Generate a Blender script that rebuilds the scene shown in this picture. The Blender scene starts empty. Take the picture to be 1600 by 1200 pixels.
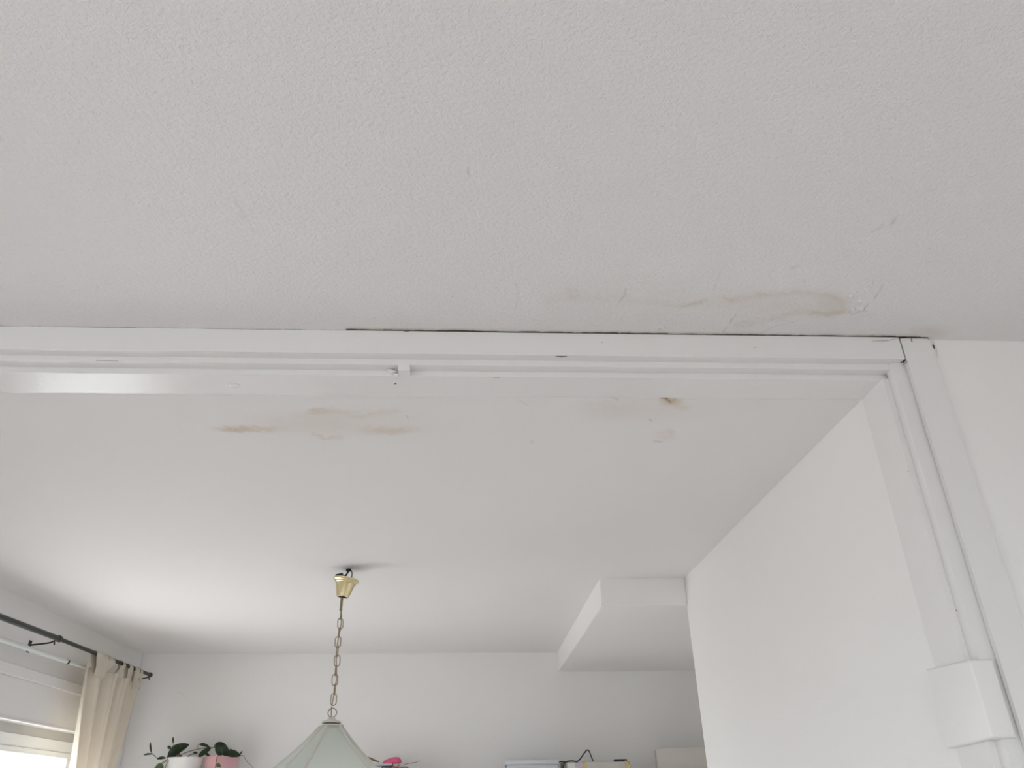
import bpy, bmesh, math, random
import numpy as np
from mathutils import Vector, Matrix, noise

# ------------------------------------------------------------------ camera, world, light, exposure
sc = bpy.context.scene
C = sc.collection
PITCH, YAW, ROLL, FPX = 0.50190855, -0.06563894, -0.02287533, 1199.353
EYE = np.array([0.0, 0.0, 1.5])


def cam_axes():
    cp, sp = math.cos(PITCH), math.sin(PITCH)
    f = np.array([0, cp, sp]); r0 = np.array([1.0, 0, 0]); u = np.cross(r0, f)
    cy, sy = math.cos(YAW), math.sin(YAW)
    Z = np.array([[cy, -sy, 0], [sy, cy, 0], [0, 0, 1]])
    f = Z @ f; r0 = Z @ r0; u = Z @ u
    return math.cos(ROLL) * r0 + math.sin(ROLL) * u, -math.sin(ROLL) * r0 + math.cos(ROLL) * u, f


CR, CU, CF = cam_axes()
cam_d = bpy.data.cameras.new('camera')
cam_d.sensor_width = 36.0
cam_d.lens = FPX / 1600 * 36
cam_d.clip_start = 0.05
cam = bpy.data.objects.new('camera', cam_d)
C.objects.link(cam)
cam.matrix_world = Matrix(((CR[0], CU[0], -CF[0], EYE[0]), (CR[1], CU[1], -CF[1], EYE[1]),
                           (CR[2], CU[2], -CF[2], EYE[2]), (0, 0, 0, 1)))
sc.camera = cam

SKY_STRENGTH = 10.0
w = bpy.data.worlds.new('overcast_sky'); sc.world = w; w.use_nodes = True
nt = w.node_tree; nt.nodes.clear()
tc = nt.nodes.new('ShaderNodeTexCoord'); sx = nt.nodes.new('ShaderNodeSeparateXYZ')
rp = nt.nodes.new('ShaderNodeValToRGB'); bg = nt.nodes.new('ShaderNodeBackground'); wo = nt.nodes.new('ShaderNodeOutputWorld')
mr = nt.nodes.new('ShaderNodeMapRange'); mr.inputs[1].default_value = -1; mr.inputs[2].default_value = 1
nt.links.new(tc.outputs['Generated'], sx.inputs[0]); nt.links.new(sx.outputs['Z'], mr.inputs[0])
nt.links.new(mr.outputs[0], rp.inputs[0]); nt.links.new(rp.outputs[0], bg.inputs[0]); nt.links.new(bg.outputs[0], wo.inputs[0])
e = rp.color_ramp.elements
e[0].position = 0.47; e[0].color = (0.47, 0.47, 0.47, 1)      # ground far outside
e[1].position = 0.52; e[1].color = (0.91, 0.945, 1.03, 1)      # overcast sky
bg.inputs[1].default_value = SKY_STRENGTH


def portal(name, loc, rot, sx_, sy_):
    d = bpy.data.lights.new(name, 'AREA'); d.shape = 'RECTANGLE'; d.size = sx_; d.size_y = sy_
    d.cycles.is_portal = True
    o = bpy.data.objects.new(name, d); C.objects.link(o); o.location = loc; o.rotation_euler = rot
    return o


sc.view_settings.view_transform = 'Standard'
sc.view_settings.look = 'None'
sc.view_settings.exposure = 0.22
sc.view_settings.gamma = 1.0
sc.view_settings.use_curve_mapping = False
try:
    sc.cycles.use_denoising = True
    sc.cycles.max_bounces = 10
    sc.cycles.diffuse_bounces = 7
    sc.cycles.glossy_bounces = 3
    sc.cycles.transparent_max_bounces = 8
    sc.cycles.caustics_reflective = False
    sc.cycles.caustics_refractive = False
    sc.cycles.sample_clamp_indirect = 8
except Exception:
    pass

rnd = random.Random(7)


# ------------------------------------------------------------------ measuring helpers
def at(ax, val, x, y):
    """point of the photograph on the real plane coordinate[ax] = val"""
    d = CF + CR * (x - 800) / FPX - CU * (y - 600) / FPX
    k = (val - EYE[ax]) / d[ax]
    return Vector(EYE + d * k)


def to_px(P):
    D = P - EYE
    k = D @ CF
    return 800 + FPX * (D @ CR) / k, 600 - FPX * (D @ CU) / k


# ------------------------------------------------------------------ materials
def mat(name, col, rough=0.5, metal=0.0, bump=None, vary=0.0, vscale=3.0, spec=0.5, trans=0.0):
    m = bpy.data.materials.new(name); m.use_nodes = True
    t = m.node_tree; b = t.nodes['Principled BSDF']
    b.inputs['Base Color'].default_value = (*col, 1); b.inputs['Roughness'].default_value = rough
    b.inputs['Metallic'].default_value = metal
    b.inputs['Specular IOR Level'].default_value = spec
    g = t.nodes.new('ShaderNodeNewGeometry')
    if vary:
        n = t.nodes.new('ShaderNodeTexNoise'); n.inputs['Scale'].default_value = vscale; n.inputs['Detail'].default_value = 4
        t.links.new(g.outputs['Position'], n.inputs['Vector'])
        mx = t.nodes.new('ShaderNodeMix'); mx.data_type = 'RGBA'
        mx.inputs['A'].default_value = (*[c * (1 - vary) for c in col], 1)
        mx.inputs['B'].default_value = (*[min(1, c * (1 + vary)) for c in col], 1)
        t.links.new(n.outputs['Fac'], mx.inputs['Factor']); t.links.new(mx.outputs['Result'], b.inputs['Base Color'])
    if bump:
        prev = None
        for (scale, dist, detail) in bump:
            n = t.nodes.new('ShaderNodeTexNoise'); n.inputs['Scale'].default_value = scale; n.inputs['Detail'].default_value = detail
            t.links.new(g.outputs['Position'], n.inputs['Vector'])
            bp = t.nodes.new('ShaderNodeBump'); bp.inputs['Strength'].default_value = 1.0; bp.inputs['Distance'].default_value = dist
            t.links.new(n.outputs['Fac'], bp.inputs['Height'])
            if prev: t.links.new(prev.outputs['Normal'], bp.inputs['Normal'])
            prev = bp
        t.links.new(prev.outputs['Normal'], b.inputs['Normal'])
    return m


def stain_material(m, stain_col, dirt_col):
    """colour attributes of the mesh: stain (yellow water marks) and dirt (cracks, bare plaster, dark spots beside flakes)"""
    t = m.node_tree; b = t.nodes['Principled BSDF']
    src = b.inputs['Base Color'].links[0].from_socket if b.inputs['Base Color'].links else None
    base = tuple(b.inputs['Base Color'].default_value)
    last = src
    for att, col in (('stain', stain_col), ('dirt', dirt_col)):
        a = t.nodes.new('ShaderNodeAttribute'); a.attribute_name = att
        mx = t.nodes.new('ShaderNodeMix'); mx.data_type = 'RGBA'
        if last: t.links.new(last, mx.inputs['A'])
        else: mx.inputs['A'].default_value = base
        mx.inputs['B'].default_value = (*col, 1)
        t.links.new(a.outputs['Fac'], mx.inputs['Factor'])
        last = mx.outputs['Result']
    t.links.new(last, b.inputs['Base Color'])


PAINT = (0.80, 0.775, 0.76)
M = {}
M['ceiling_near'] = mat('ceiling_paint', (0.79, 0.772, 0.769), 0.42, bump=[(300, 0.0016, 2), (110, 0.0028, 2), (5, 0.004, 2)], vary=0.012, spec=0.45)
stain_material(M['ceiling_near'], (0.56, 0.48, 0.36), (0.12, 0.095, 0.08))
M['ceiling_far'] = mat('ceiling_paint_far', (0.79, 0.773, 0.762), 0.7, bump=[(160, 0.0005, 2), (4, 0.004, 2)], vary=0.012, spec=0.3)
stain_material(M['ceiling_far'], (0.60, 0.50, 0.38), (0.16, 0.10, 0.06))
M['wall'] = mat('wall_paint', (0.83, 0.818, 0.806), 0.7, bump=[(170, 0.0006, 2), (7, 0.003, 2)], vary=0.012, spec=0.3)
M['trim'] = mat('gloss_trim_paint', (0.775, 0.764, 0.758), 0.27, bump=[(35, 0.0006, 2), (6, 0.0015, 1)], vary=0.012, spec=0.36)
M['cavity'] = mat('dark_gap', (0.30, 0.24, 0.19), 0.95)
M['dark'] = mat('bare_dark_crack', (0.06, 0.05, 0.045), 0.9)
M['plaster'] = mat('stained_plaster', (0.70, 0.66, 0.60), 0.9, vary=0.15, vscale=60)
M['floor'] = mat('pale_wood_floor', (0.62, 0.57, 0.55), 0.4, vary=0.15, vscale=9)
M['frame'] = mat('window_frame_white', (0.82, 0.82, 0.80), 0.3)
M['slot_shade'] = mat('shutter_slot_shade', (0.50, 0.48, 0.45), 0.6)  # darker grey paints in the shade under the shutter box
M['box'] = mat('plastic_cover_painted', (0.80, 0.79, 0.78), 0.4, bump=[(120, 0.0003, 2)])
M['iron'] = mat('dark_iron_rod', (0.035, 0.04, 0.035), 0.45, metal=0.3, vary=0.3, vscale=60)
M['rail'] = mat('white_rail', (0.70, 0.73, 0.71), 0.4)
M['brass'] = mat('polished_brass', (0.86, 0.74, 0.44), 0.22, metal=1.0, bump=[(60, 0.0006, 2)])
M['brass_old'] = mat('aged_brass', (0.30, 0.23, 0.15), 0.42, metal=1.0, vary=0.25, vscale=90)
M['black'] = mat('black_plastic', (0.015, 0.014, 0.013), 0.5)
M['cream'] = mat('cream_metal', (0.62, 0.59, 0.53), 0.4)
M['rubber'] = mat('black_cable', (0.015, 0.02, 0.018), 0.5)
M['leaf'] = mat('leaf_dark_green', (0.035, 0.065, 0.028), 0.35, vary=0.35, vscale=45)
M['leaf_light'] = mat('leaf_light_green', (0.13, 0.20, 0.08), 0.4, vary=0.2, vscale=60)
M['stem'] = mat('brown_stem', (0.17, 0.10, 0.06), 0.6, vary=0.3, vscale=60)
M['soil'] = mat('potting_soil', (0.05, 0.03, 0.02), 0.95)
M['white_pot'] = mat('white_ceramic', (0.80, 0.79, 0.77), 0.2)
M['pink_pot'] = mat('pink_ceramic', (0.72, 0.42, 0.44), 0.35, vary=0.05)
M['bin'] = mat('milky_plastic', (0.66, 0.68, 0.71), 0.3)
M['card'] = mat('pale_cardboard', (0.60, 0.57, 0.53), 0.6, vary=0.06, vscale=14)
M['white_card'] = mat('white_cardboard', (0.78, 0.76, 0.72), 0.5)
M['lilac'] = mat('lilac_print', (0.58, 0.52, 0.57), 0.5)
M['green_print'] = mat('green_print', (0.25, 0.30, 0.22), 0.5)
M['yellow'] = mat('yellow_band', (0.72, 0.52, 0.16), 0.5)
M['pink'] = mat('pink_cloth', (0.75, 0.12, 0.25), 0.6, vary=0.35, vscale=70)
M['tray'] = mat('clear_grey_plastic', (0.52, 0.50, 0.54), 0.3)
M['grey_toy'] = mat('slate_plastic', (0.10, 0.12, 0.14), 0.4)
M['red_toy'] = mat('red_plastic', (0.60, 0.05, 0.04), 0.4)
M['green_toy'] = mat('dull_green_plastic', (0.18, 0.25, 0.14), 0.5)
M['beige'] = mat('beige_cabinet_paint', (0.60, 0.57, 0.52), 0.5, vary=0.05)
M['shelf'] = mat('white_board', (0.72, 0.70, 0.67), 0.5)
M['grass'] = mat('outdoor_ground', (0.25, 0.27, 0.20), 0.9, vary=0.2)


def cloth_mat():
    m = bpy.data.materials.new('cream_linen'); m.use_nodes = True; t = m.node_tree; t.nodes.clear()
    o = t.nodes.new('ShaderNodeOutputMaterial'); d = t.nodes.new('ShaderNodeBsdfDiffuse'); tr = t.nodes.new('ShaderNodeBsdfTranslucent')
    mx = t.nodes.new('ShaderNodeMixShader'); mx.inputs[0].default_value = 0.17
    g = t.nodes.new('ShaderNodeNewGeometry'); n = t.nodes.new('ShaderNodeTexNoise'); n.inputs['Scale'].default_value = 400
    bp = t.nodes.new('ShaderNodeBump'); bp.inputs['Distance'].default_value = 0.001
    t.links.new(g.outputs['Position'], n.inputs['Vector']); t.links.new(n.outputs['Fac'], bp.inputs['Height']); t.links.new(bp.outputs['Normal'], d.inputs['Normal'])
    d.inputs[0].default_value = (0.71, 0.65, 0.56, 1); tr.inputs[0].default_value = (0.66, 0.58, 0.47, 1)
    t.links.new(d.outputs[0], mx.inputs[1]); t.links.new(tr.outputs[0], mx.inputs[2]); t.links.new(mx.outputs[0], o.inputs[0])
    return m


def glass_mat():
    m = bpy.data.materials.new('window_glass'); m.use_nodes = True; t = m.node_tree; t.nodes.clear()
    o = t.nodes.new('ShaderNodeOutputMaterial'); a = t.nodes.new('ShaderNodeBsdfTransparent'); b = t.nodes.new('ShaderNodeBsdfGlossy')
    b.inputs['Roughness'].default_value = 0.02; a.inputs[0].default_value = (0.95, 0.97, 0.96, 1)
    lw = t.nodes.new('ShaderNodeLayerWeight'); lw.inputs[0].default_value = 0.5
    fr = t.nodes.new('ShaderNodeMath'); fr.operation = 'POWER'; fr.inputs[1].default_value = 5
    fm = t.nodes.new('ShaderNodeMath'); fm.operation = 'MULTIPLY_ADD'; fm.inputs[1].default_value = 0.6; fm.inputs[2].default_value = 0.02
    t.links.new(lw.outputs['Facing'], fr.inputs[0]); t.links.new(fr.outputs[0], fm.inputs[0]); fr = fm
    mx = t.nodes.new('ShaderNodeMixShader')
    t.links.new(fr.outputs[0], mx.inputs[0]); t.links.new(a.outputs[0], mx.inputs[1]); t.links.new(b.outputs[0], mx.inputs[2]); t.links.new(mx.outputs[0], o.inputs[0])
    return m


def frosted_mat():
    m = bpy.data.materials.new('frosted_glass'); m.use_nodes = True; t = m.node_tree; t.nodes.clear()
    o = t.nodes.new('ShaderNodeOutputMaterial'); d = t.nodes.new('ShaderNodeBsdfDiffuse'); tr = t.nodes.new('ShaderNodeBsdfTranslucent')
    gl = t.nodes.new('ShaderNodeBsdfGlossy'); tp = t.nodes.new('ShaderNodeBsdfTransparent')
    d.inputs[0].default_value = (0.74, 0.78, 0.74, 1); tr.inputs[0].default_value = (0.82, 0.86, 0.81, 1)
    gl.inputs['Roughness'].default_value = 0.25
    a = t.nodes.new('ShaderNodeMixShader'); a.inputs[0].default_value = 0.5
    b = t.nodes.new('ShaderNodeMixShader'); b.inputs[0].default_value = 0.12
    c = t.nodes.new('ShaderNodeMixShader'); c.inputs[0].default_value = 0.07
    t.links.new(d.outputs[0], a.inputs[1]); t.links.new(tr.outputs[0], a.inputs[2])
    t.links.new(a.outputs[0], b.inputs[1]); t.links.new(tp.outputs[0], b.inputs[2])
    t.links.new(b.outputs[0], c.inputs[1]); t.links.new(gl.outputs[0], c.inputs[2]); t.links.new(c.outputs[0], o.inputs[0])
    return m


M['cloth'] = cloth_mat(); M['glass'] = glass_mat(); M['frosted'] = frosted_mat()


# ------------------------------------------------------------------ object helpers
def obj(name, bm, m, parent=None, smooth=False, sharp=None):
    me = bpy.data.meshes.new(name)
    bmesh.ops.recalc_face_normals(bm, faces=bm.faces)
    bm.to_mesh(me); bm.free()
    if smooth:
        for p in me.polygons: p.use_smooth = True
        if sharp: me.set_sharp_from_angle(angle=math.radians(sharp))
    if isinstance(m, (list, tuple)):
        for k in m: me.materials.append(k)
    else: me.materials.append(m)
    o = bpy.data.objects.new(name, me); C.objects.link(o)
    if parent: put_under(o, parent)
    return o


def put_under(o, parent):
    o.parent = parent
    o.matrix_parent_inverse = parent_world(parent).inverted()


def parent_world(p):
    m = Matrix.LocRotScale(p.location, p.rotation_euler, p.scale)
    if p.parent: m = parent_world(p.parent) @ p.matrix_parent_inverse @ m
    return m


def tag(o, label, cat=None, group=None, kind=None):
    if label: o['label'] = label
    if cat: o['category'] = cat
    if group: o['group'] = group
    if kind: o['kind'] = kind
    return o


def thing(name, label, cat, loc, group=None, kind=None):
    o = bpy.data.objects.new(name, None); C.objects.link(o); o.location = loc; o.empty_display_size = 0.05
    return tag(o, label, cat, group, kind)


def add_box(bm, x0, x1, y0, y1, z0, z1, bevel=0.0, seg=2):
    r = bmesh.ops.create_cube(bm, size=1)
    vs = r['verts']
    for v in vs:
        v.co = Vector(((x0 + x1) / 2 + v.co.x * (x1 - x0), (y0 + y1) / 2 + v.co.y * (y1 - y0), (z0 + z1) / 2 + v.co.z * (z1 - z0)))
    if bevel:
        es = list({e_ for v in vs for e_ in v.link_edges})
        bmesh.ops.bevel(bm, geom=es, offset=bevel, segments=seg, affect='EDGES', profile=0.5)
    return vs


def box(name, x0, x1, y0, y1, z0, z1, m, parent=None, bevel=0.0, seg=2):
    bm = bmesh.new(); add_box(bm, x0, x1, y0, y1, z0, z1, bevel, seg)
    return obj(name, bm, m, parent)


def add_prism(bm, pts, z0, z1):
    """closed plan outline pts extruded from z0 to z1"""
    a = [bm.verts.new((p[0], p[1], z0)) for p in pts]; b = [bm.verts.new((p[0], p[1], z1)) for p in pts]
    n = len(pts)
    bm.faces.new(a[::-1]); bm.faces.new(b)
    for i in range(n): bm.faces.new((a[i], a[(i + 1) % n], b[(i + 1) % n], b[i]))


def add_tube(bm, pts, r, n=10, cap=True):
    pts = [Vector(p) for p in pts]; rings = []
    prev = None
    for i, p in enumerate(pts):
        t = (pts[min(i + 1, len(pts) - 1)] - pts[max(i - 1, 0)]).normalized()
        if prev is None:
            a = t.orthogonal().normalized()
        else:
            a = (prev - t * prev.dot(t)).normalized()
        prev = a; b = t.cross(a)
        rr = float(np.interp(i / (len(pts) - 1), np.linspace(0, 1, len(r)), r)) if isinstance(r, (list, tuple)) else r
        rings.append([bm.verts.new(p + a * rr * math.cos(2 * math.pi * k / n) + b * rr * math.sin(2 * math.pi * k / n)) for k in range(n)])
    for i in range(len(rings) - 1):
        for k in range(n):
            bm.faces.new((rings[i][k], rings[i][(k + 1) % n], rings[i + 1][(k + 1) % n], rings[i + 1][k]))
    if cap:
        bm.faces.new(rings[0][::-1]); bm.faces.new(rings[-1])


def spline(pts, n=6):
    pts = [Vector(p) for p in pts]; out = []
    q = [pts[0] * 2 - pts[1]] + pts + [pts[-1] * 2 - pts[-2]]
    for i in range(1, len(q) - 2):
        for k in range(n):
            t = k / n
            out.append(0.5 * ((2 * q[i]) + (-q[i - 1] + q[i + 1]) * t + (2 * q[i - 1] - 5 * q[i] + 4 * q[i + 1] - q[i + 2]) * t * t
                              + (-q[i - 1] + 3 * q[i] - 3 * q[i + 1] + q[i + 2]) * t ** 3))
    out.append(pts[-1]); return out


def tube(name, pts, r, m, parent=None, n=10, smooth_n=0):
    bm = bmesh.new()
    add_tube(bm, spline(pts, smooth_n) if smooth_n else pts, r, n)
    return obj(name, bm, m, parent, smooth=True, sharp=50)


def add_lathe(bm, prof, n=32, mtx=None, cap=True):
    rings = []
    for r, z in prof:
        rings.append([bm.verts.new((r * math.cos(2 * math.pi * k / n), r * math.sin(2 * math.pi * k / n), z)) for k in range(n)])
    for i in range(len(rings) - 1):
        for k in range(n):
            bm.faces.new((rings[i][k], rings[i][(k + 1) % n], rings[i + 1][(k + 1) % n], rings[i + 1][k]))
    if cap:
        bm.faces.new(rings[0][::-1]); bm.faces.new(rings[-1])
    if mtx:
        for rg in rings:
            for v in rg: v.co = mtx @ v.co


def run_x(name, x0, x1, prof, m, seg=90, jit=0.0007, parent=None, seed=0, ends=None):
    """a board running along x: prof = closed (y, z) outline; small hand-painted waviness of its visible edges"""
    bm = bmesh.new(); rings = []
    for i in range(seg + 1):
        t = i / seg; x = x0 + (x1 - x0) * t; ring = []
        for j, (y, z) in enumerate(prof):
            dx = ends[j] * t if ends else 0
            jz = jit * noise.noise(Vector((x * 2.5, j * 7.1 + seed, 0))) + 0.35 * jit * noise.noise(Vector((x * 25, j * 3.7, seed)))
            ring.append(bm.verts.new((x + dx, y, z + jz)))
        rings.append(ring)
    n = len(prof)
    for i in range(seg):
        for j in range(n):
            bm.faces.new((rings[i][j], rings[i][(j + 1) % n], rings[i + 1][(j + 1) % n], rings[i + 1][j]))
    bm.faces.new(rings[0]); bm.faces.new(rings[-1][::-1])
    return obj(name, bm, m, parent)


def run_z(name, z0, z1, prof, m, seg=90, jit=0.0007, parent=None, seed=0):
    bm = bmesh.new(); rings = []
    for i in range(seg + 1):
        z = z0 + (z1 - z0) * i / seg
        rings.append([bm.verts.new((x + jit * (noise.noise(Vector((z * 2.5, j * 5.3 + seed, 4))) + 0.35 * noise.noise(Vector((z * 22, j * 2.9, seed)))), y, z)) for j, (x, y) in enumerate(prof)])
    n = len(prof)
    for i in range(seg):
        for j in range(n):
            bm.faces.new((rings[i][j], rings[i][(j + 1) % n], rings[i + 1][(j + 1) % n], rings[i + 1][j]))
    bm.faces.new(rings[0]); bm.faces.new(rings[-1][::-1])
    return obj(name, bm, m, parent)


def fbm(x, y, s, seed=0, oct_=3):
    """cheap numpy value noise, -1..1"""
    out = np.zeros_like(x); amp = 1.0; tot = 0
    for o_ in range(oct_):
        X = x * s + seed * 17.3; Y = y * s + seed * 9.1
        xi = np.floor(X).astype(np.int64); yi = np.floor(Y).astype(np.int64); fx = X - xi; fy = Y - yi
        fx = fx * fx * (3 - 2 * fx); fy = fy * fy * (3 - 2 * fy)

        def h(a, b):
            v = np.sin(a * 127.1 + b * 311.7 + seed * 74.7 + o_ * 13.1) * 43758.5453
            return (v - np.floor(v)) * 2 - 1
        out += amp * ((h(xi, yi) * (1 - fx) + h(xi + 1, yi) * fx) * (1 - fy) + (h(xi, yi + 1) * (1 - fx) + h(xi + 1, yi + 1) * fx) * fy)
        tot += amp; amp *= 0.5; s *= 2
    return out / tot


def seg_dist(px, py, pts):
    d = np.full(px.shape, 1e9)
    for (ax, ay), (bx, by) in zip(pts[:-1], pts[1:]):
        vx, vy = bx - ax, by - ay; L = vx * vx + vy * vy + 1e-9
        t = np.clip(((px - ax) * vx + (py - ay) * vy) / L, 0, 1)
        d = np.minimum(d, np.hypot(px - ax - t * vx, py - ay - t * vy))
    return d


def soft(d, w_): return np.exp(-(d / w_) ** 2)


def blob(px, py, cx, cy, rx, ry): return np.exp(-(((px - cx) / rx) ** 2 + ((py - cy) / ry) ** 2) ** 1.5)


def grid_surface(name, X, Y, Z, stain, dirt, m):
    """X, Y, Z: 2D arrays of a ceiling surface seen from below, with the two mark attributes"""
    ny, nx = X.shape
    co = np.stack([X, Y, Z], -1).reshape(-1, 3).astype(np.float32)
    idx = np.arange(nx * ny).reshape(ny, nx)
    q = np.stack([idx[:-1, :-1], idx[1:, :-1], idx[1:, 1:], idx[:-1, 1:]], -1).reshape(-1, 4)
    me = bpy.data.meshes.new(name)
    me.vertices.add(len(co)); me.vertices.foreach_set('co', co.ravel())
    me.loops.add(q.size); me.loops.foreach_set('vertex_index', q.ravel().astype(np.int32))
    me.polygons.add(len(q)); me.polygons.foreach_set('loop_start', np.arange(0, q.size, 4, dtype=np.int32))
    me.update(calc_edges=True)
    for k, a in (('stain', stain), ('dirt', dirt)):
        at_ = me.attributes.new(k, 'FLOAT', 'POINT'); at_.data.foreach_set('value', np.clip(a, 0, 1).astype(np.float32).ravel())
    me.polygons.foreach_set('use_smooth', [True] * len(q))
    me.materials.append(m)
    o = bpy.data.objects.new(name, me); C.objects.link(o)
    return o


def axis(parts):
    """parts: list of (start, stop, step) joined into one coordinate array"""
    out = []
    for a, b, s in parts:
        n = max(1, int(round((b - a) / s))); out += list(np.linspace(a, b, n, endpoint=False))
    out.append(parts[-1][1]); return np.array(out)


# ------------------------------------------------------------------ the setting: near room
ZN, ZF = 2.600, 2.502         # ceilings of the near and the far room
YB = 1.716                    # front of the opening's face board
XJ0, XJ1 = 1.178, 1.257       # face board of the jamb
XLW = -2.75                   # left wall of the near room
XRW = 2.45
YK = -2.9                     # wall behind the camera

S = 'structure'
tag(box('floor', XLW - .2, XRW + .2, YK - .2, 6.3, -0.1, 0, M['floor']), 'pale wooden floor running through both rooms', 'floor', kind=S)


def near_ceiling():
    xs = axis([(XLW, -1.45, 0.1), (-1.45, 1.75, 0.0027), (1.75, XRW, 0.05)])
    ys = axis([(YK, 0.2, 0.15), (0.2, 1.27, 0.02), (1.27, 1.45, 0.0036), (1.45, 1.7045, 0.0026)])
    edge = 1.7045
    # crack between ceiling and board, wider in some stretches
    X, Y = np.meshgrid(xs, ys)
    # last rows follow a ragged lip
    e_px = to_px(np.stack([xs, np.full_like(xs, YB), np.full_like(xs, ZN)], -1))[0]
    rag = fbm(xs, xs * 0 + 3.3, 60, 5, 3); rag2 = fbm(xs, xs * 0 + 1.3, 9, 2, 2)
    gap = np.interp(e_px, [0, 150, 420, 560, 640, 760, 960, 1000, 1110, 1130, 1290, 1310, 1400, 1411, 1425, 1440, 1460, 1480],
                    [.0018, .0018, .0026, .0030, .0048, .0060, .0050, .0028, .0016, .0062, .0060, .0034, .0048, .0090, .0060, .0045, .0012, 0.0])
    gap = 0.48 * gap * (1 + 1.1 * rag) + 0.0010 * rag2
    gap = np.where((e_px > 960) & (e_px < 1125) & (rag > 0.15), gap * .1, gap)
    gap = np.where(e_px < 560, np.where(rag2 + 0.6 * rag > 0.25, gap * 0.1, gap), gap)
    gap = np.clip(gap, 0, 0.012); gap[e_px > 1470] = 0
    tgt = np.where(xs < XJ1 + .004, YB - gap, 1.7285)
    lip = [0.35, 0.7, 1.0]
    rows = [edge + (tgt - edge) * k for k in lip]
    X = np.vstack([X] + [xs] * 3); Y = np.vstack([Y] + rows)
    Z = np.full_like(X, ZN)
    P = np.stack([X, Y, Z], -1).reshape(-1, 3)
    px, py = to_px(P); px = px.reshape(X.shape); py = py.reshape(X.shape)
    near = (Y > 1.2)
    n1 = fbm(X, Y, 14, 1, 4); n2 = fbm(X, Y, 60, 3, 3); n3 = fbm(X, Y, 5, 8, 3)
    wx = px + 9 * n1; wy = py + 4 * n2
    st = np.zeros_like(X); di = np.zeros_like(X); dz = np.zeros_like(X)
    # long water mark at the right with a darker rim
    ring = [(1140, 470), (1180, 462), (1240, 457), (1292, 459), (1312, 470), (1316, 486), (1290, 491), (1245, 488), (1212, 496), (1175, 504), (1150, 508)]
    st += 0.30 * soft(seg_dist(wx, wy, ring), 5) + 0.40 * soft(seg_dist(wx, wy, [(1268, 489), (1292, 491), (1316, 488)]), 4)
    st += 0.20 * blob(wx, wy, 1230, 474, 100, 20) + 0.28 * blob(wx, wy, 1300, 472, 26, 18)
    st += 0.45 * soft(seg_dist(wx, wy, [(1066, 479), (1082, 474), (1098, 470)]), 2.2) + 0.4 * soft(seg_dist(wx, wy, [(1128, 465), (1142, 468)]), 2.2)
    st += 0.25 * soft(np.abs(np.hypot((wx - 892), (wy - 458) * 1.2) - 7), 4) + 0.14 * soft(seg_dist(wx, wy, [(860, 468), (960, 466), (1060, 478), (1140, 470)]), 7)
    st += 0.10 * blob(wx, wy, 1000, 470, 190, 40)
    # brown edge of the lip
    lipd = (tgt[None, :] - Y)
    dz += 0.0035 * np.clip(1 - lipd / 0.013, 0, 1) * (0.6 + 0.6 * n1) * (px > 540) * (px < 1400)
    st += 1.3 * np.clip(1 - lipd / 0.016, 0, 1) * (0.5 + 0.5 * n1) * (px > 540) * (px < 1440) * near
    di += 0.25 * np.clip(1 - lipd / 0.004, 0, 1) * (px > 540) * (px < 1440)
    # hairline cracks: recessed and a little dirty
    for pts, s_ in ([[(980, 452), (977, 462), (966, 474)], .30], [[(1134, 412), (1124, 430), (1117, 452)], .13], [[(1236, 419), (1250, 416)], .15],
                    [[(1380, 446), (1372, 458), (1366, 469)], .32], [[(1356, 476), (1348, 485), (1338, 489), (1330, 493)], .35], [[(1150, 492), (1140, 506), (1131, 519)], .3],
                    [[(807, 444), (811, 462), (806, 484)], .14], [[(1362, 363), (1384, 352), (1406, 343)], .25], [[(352, 280), (375, 325), (397, 361)], .14],
                    [[(729, 270), (734, 267)], .4], [[(1400, 290), (1470, 300), (1580, 262)], .05], [[(1190, 520), (1212, 509), (1240, 503)], .12], [[(1256, 438), (1257, 442)], .35], [[(1038, 475), (1060, 480), (1090, 474)], .12]):
        d = seg_dist(px + 2.5 * n2, py + 1.5 * n1, pts)
        di += s_ * soft(d, 1.15) * (.4 + .9 * np.clip(n2 + .5, 0, 1)); dz += 0.0007 * min(1, s_ * 4) * soft(d, 2.2)
        dz -= 0.0004 * min(1, s_ * 4) * soft(np.abs(d - 4), 2.5)
    # blistered, flaking paint
    lump = 1.3 * blob(wx, wy, 1345, 460, 34, 22) + 1.4 * blob(wx, wy, 1338, 486, 24, 9) + 0.7 * blob(wx, wy, 1235, 505, 90, 9) + 0.5 * blob(wx, wy, 1040, 507, 90, 9) + 0.3 * blob(wx, wy, 1150, 470, 190, 45)
    dz -= 0.0024 * lump * np.clip(n2 + 0.15, 0, 1) * near
    for cx, cy, rr in ((1324, 487, 3.5), (1334, 482, 2.5), (1349, 484, 4), (1336, 456, 3), (1330, 462, 2.5), (1345, 470, 2), (1362, 441, 2.5), (1034, 511, 3.5), (1026, 514, 3)):
        b_ = blob(px + 1.5 * n2, py, cx, cy, rr, rr * .7); dz -= 0.0042 * b_
        di += 0.25 * blob(px, py, cx + rr * 1.1, cy + .5, rr * .45, rr * .5)  # dark spot just right of each lump
    dz -= 0.0018 * np.clip(fbm(X, Y, 95, 12, 2), 0, 1) * np.clip(1 - lipd / 0.018, 0, 1) * near * (px > 420) * (px < 1450)
    # the stained inner corner beside the jamb
    st += 0.35 * blob(wx, wy, 1452, 520, 26, 10)
    dz += 0.0012 * n3 * near * np.clip((Y - 1.2) / .1, 0, 1) * 0.5
    o = grid_surface('ceiling', X, Y, Z + dz, st * 0.72 * (0.75 + 0.5 * (n2 * .5 + .5)), di * .8, M['ceiling_near'])
    return tag(o, 'textured off-white ceiling of the near room with cracks and water stains', 'ceiling', kind=S)


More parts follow.
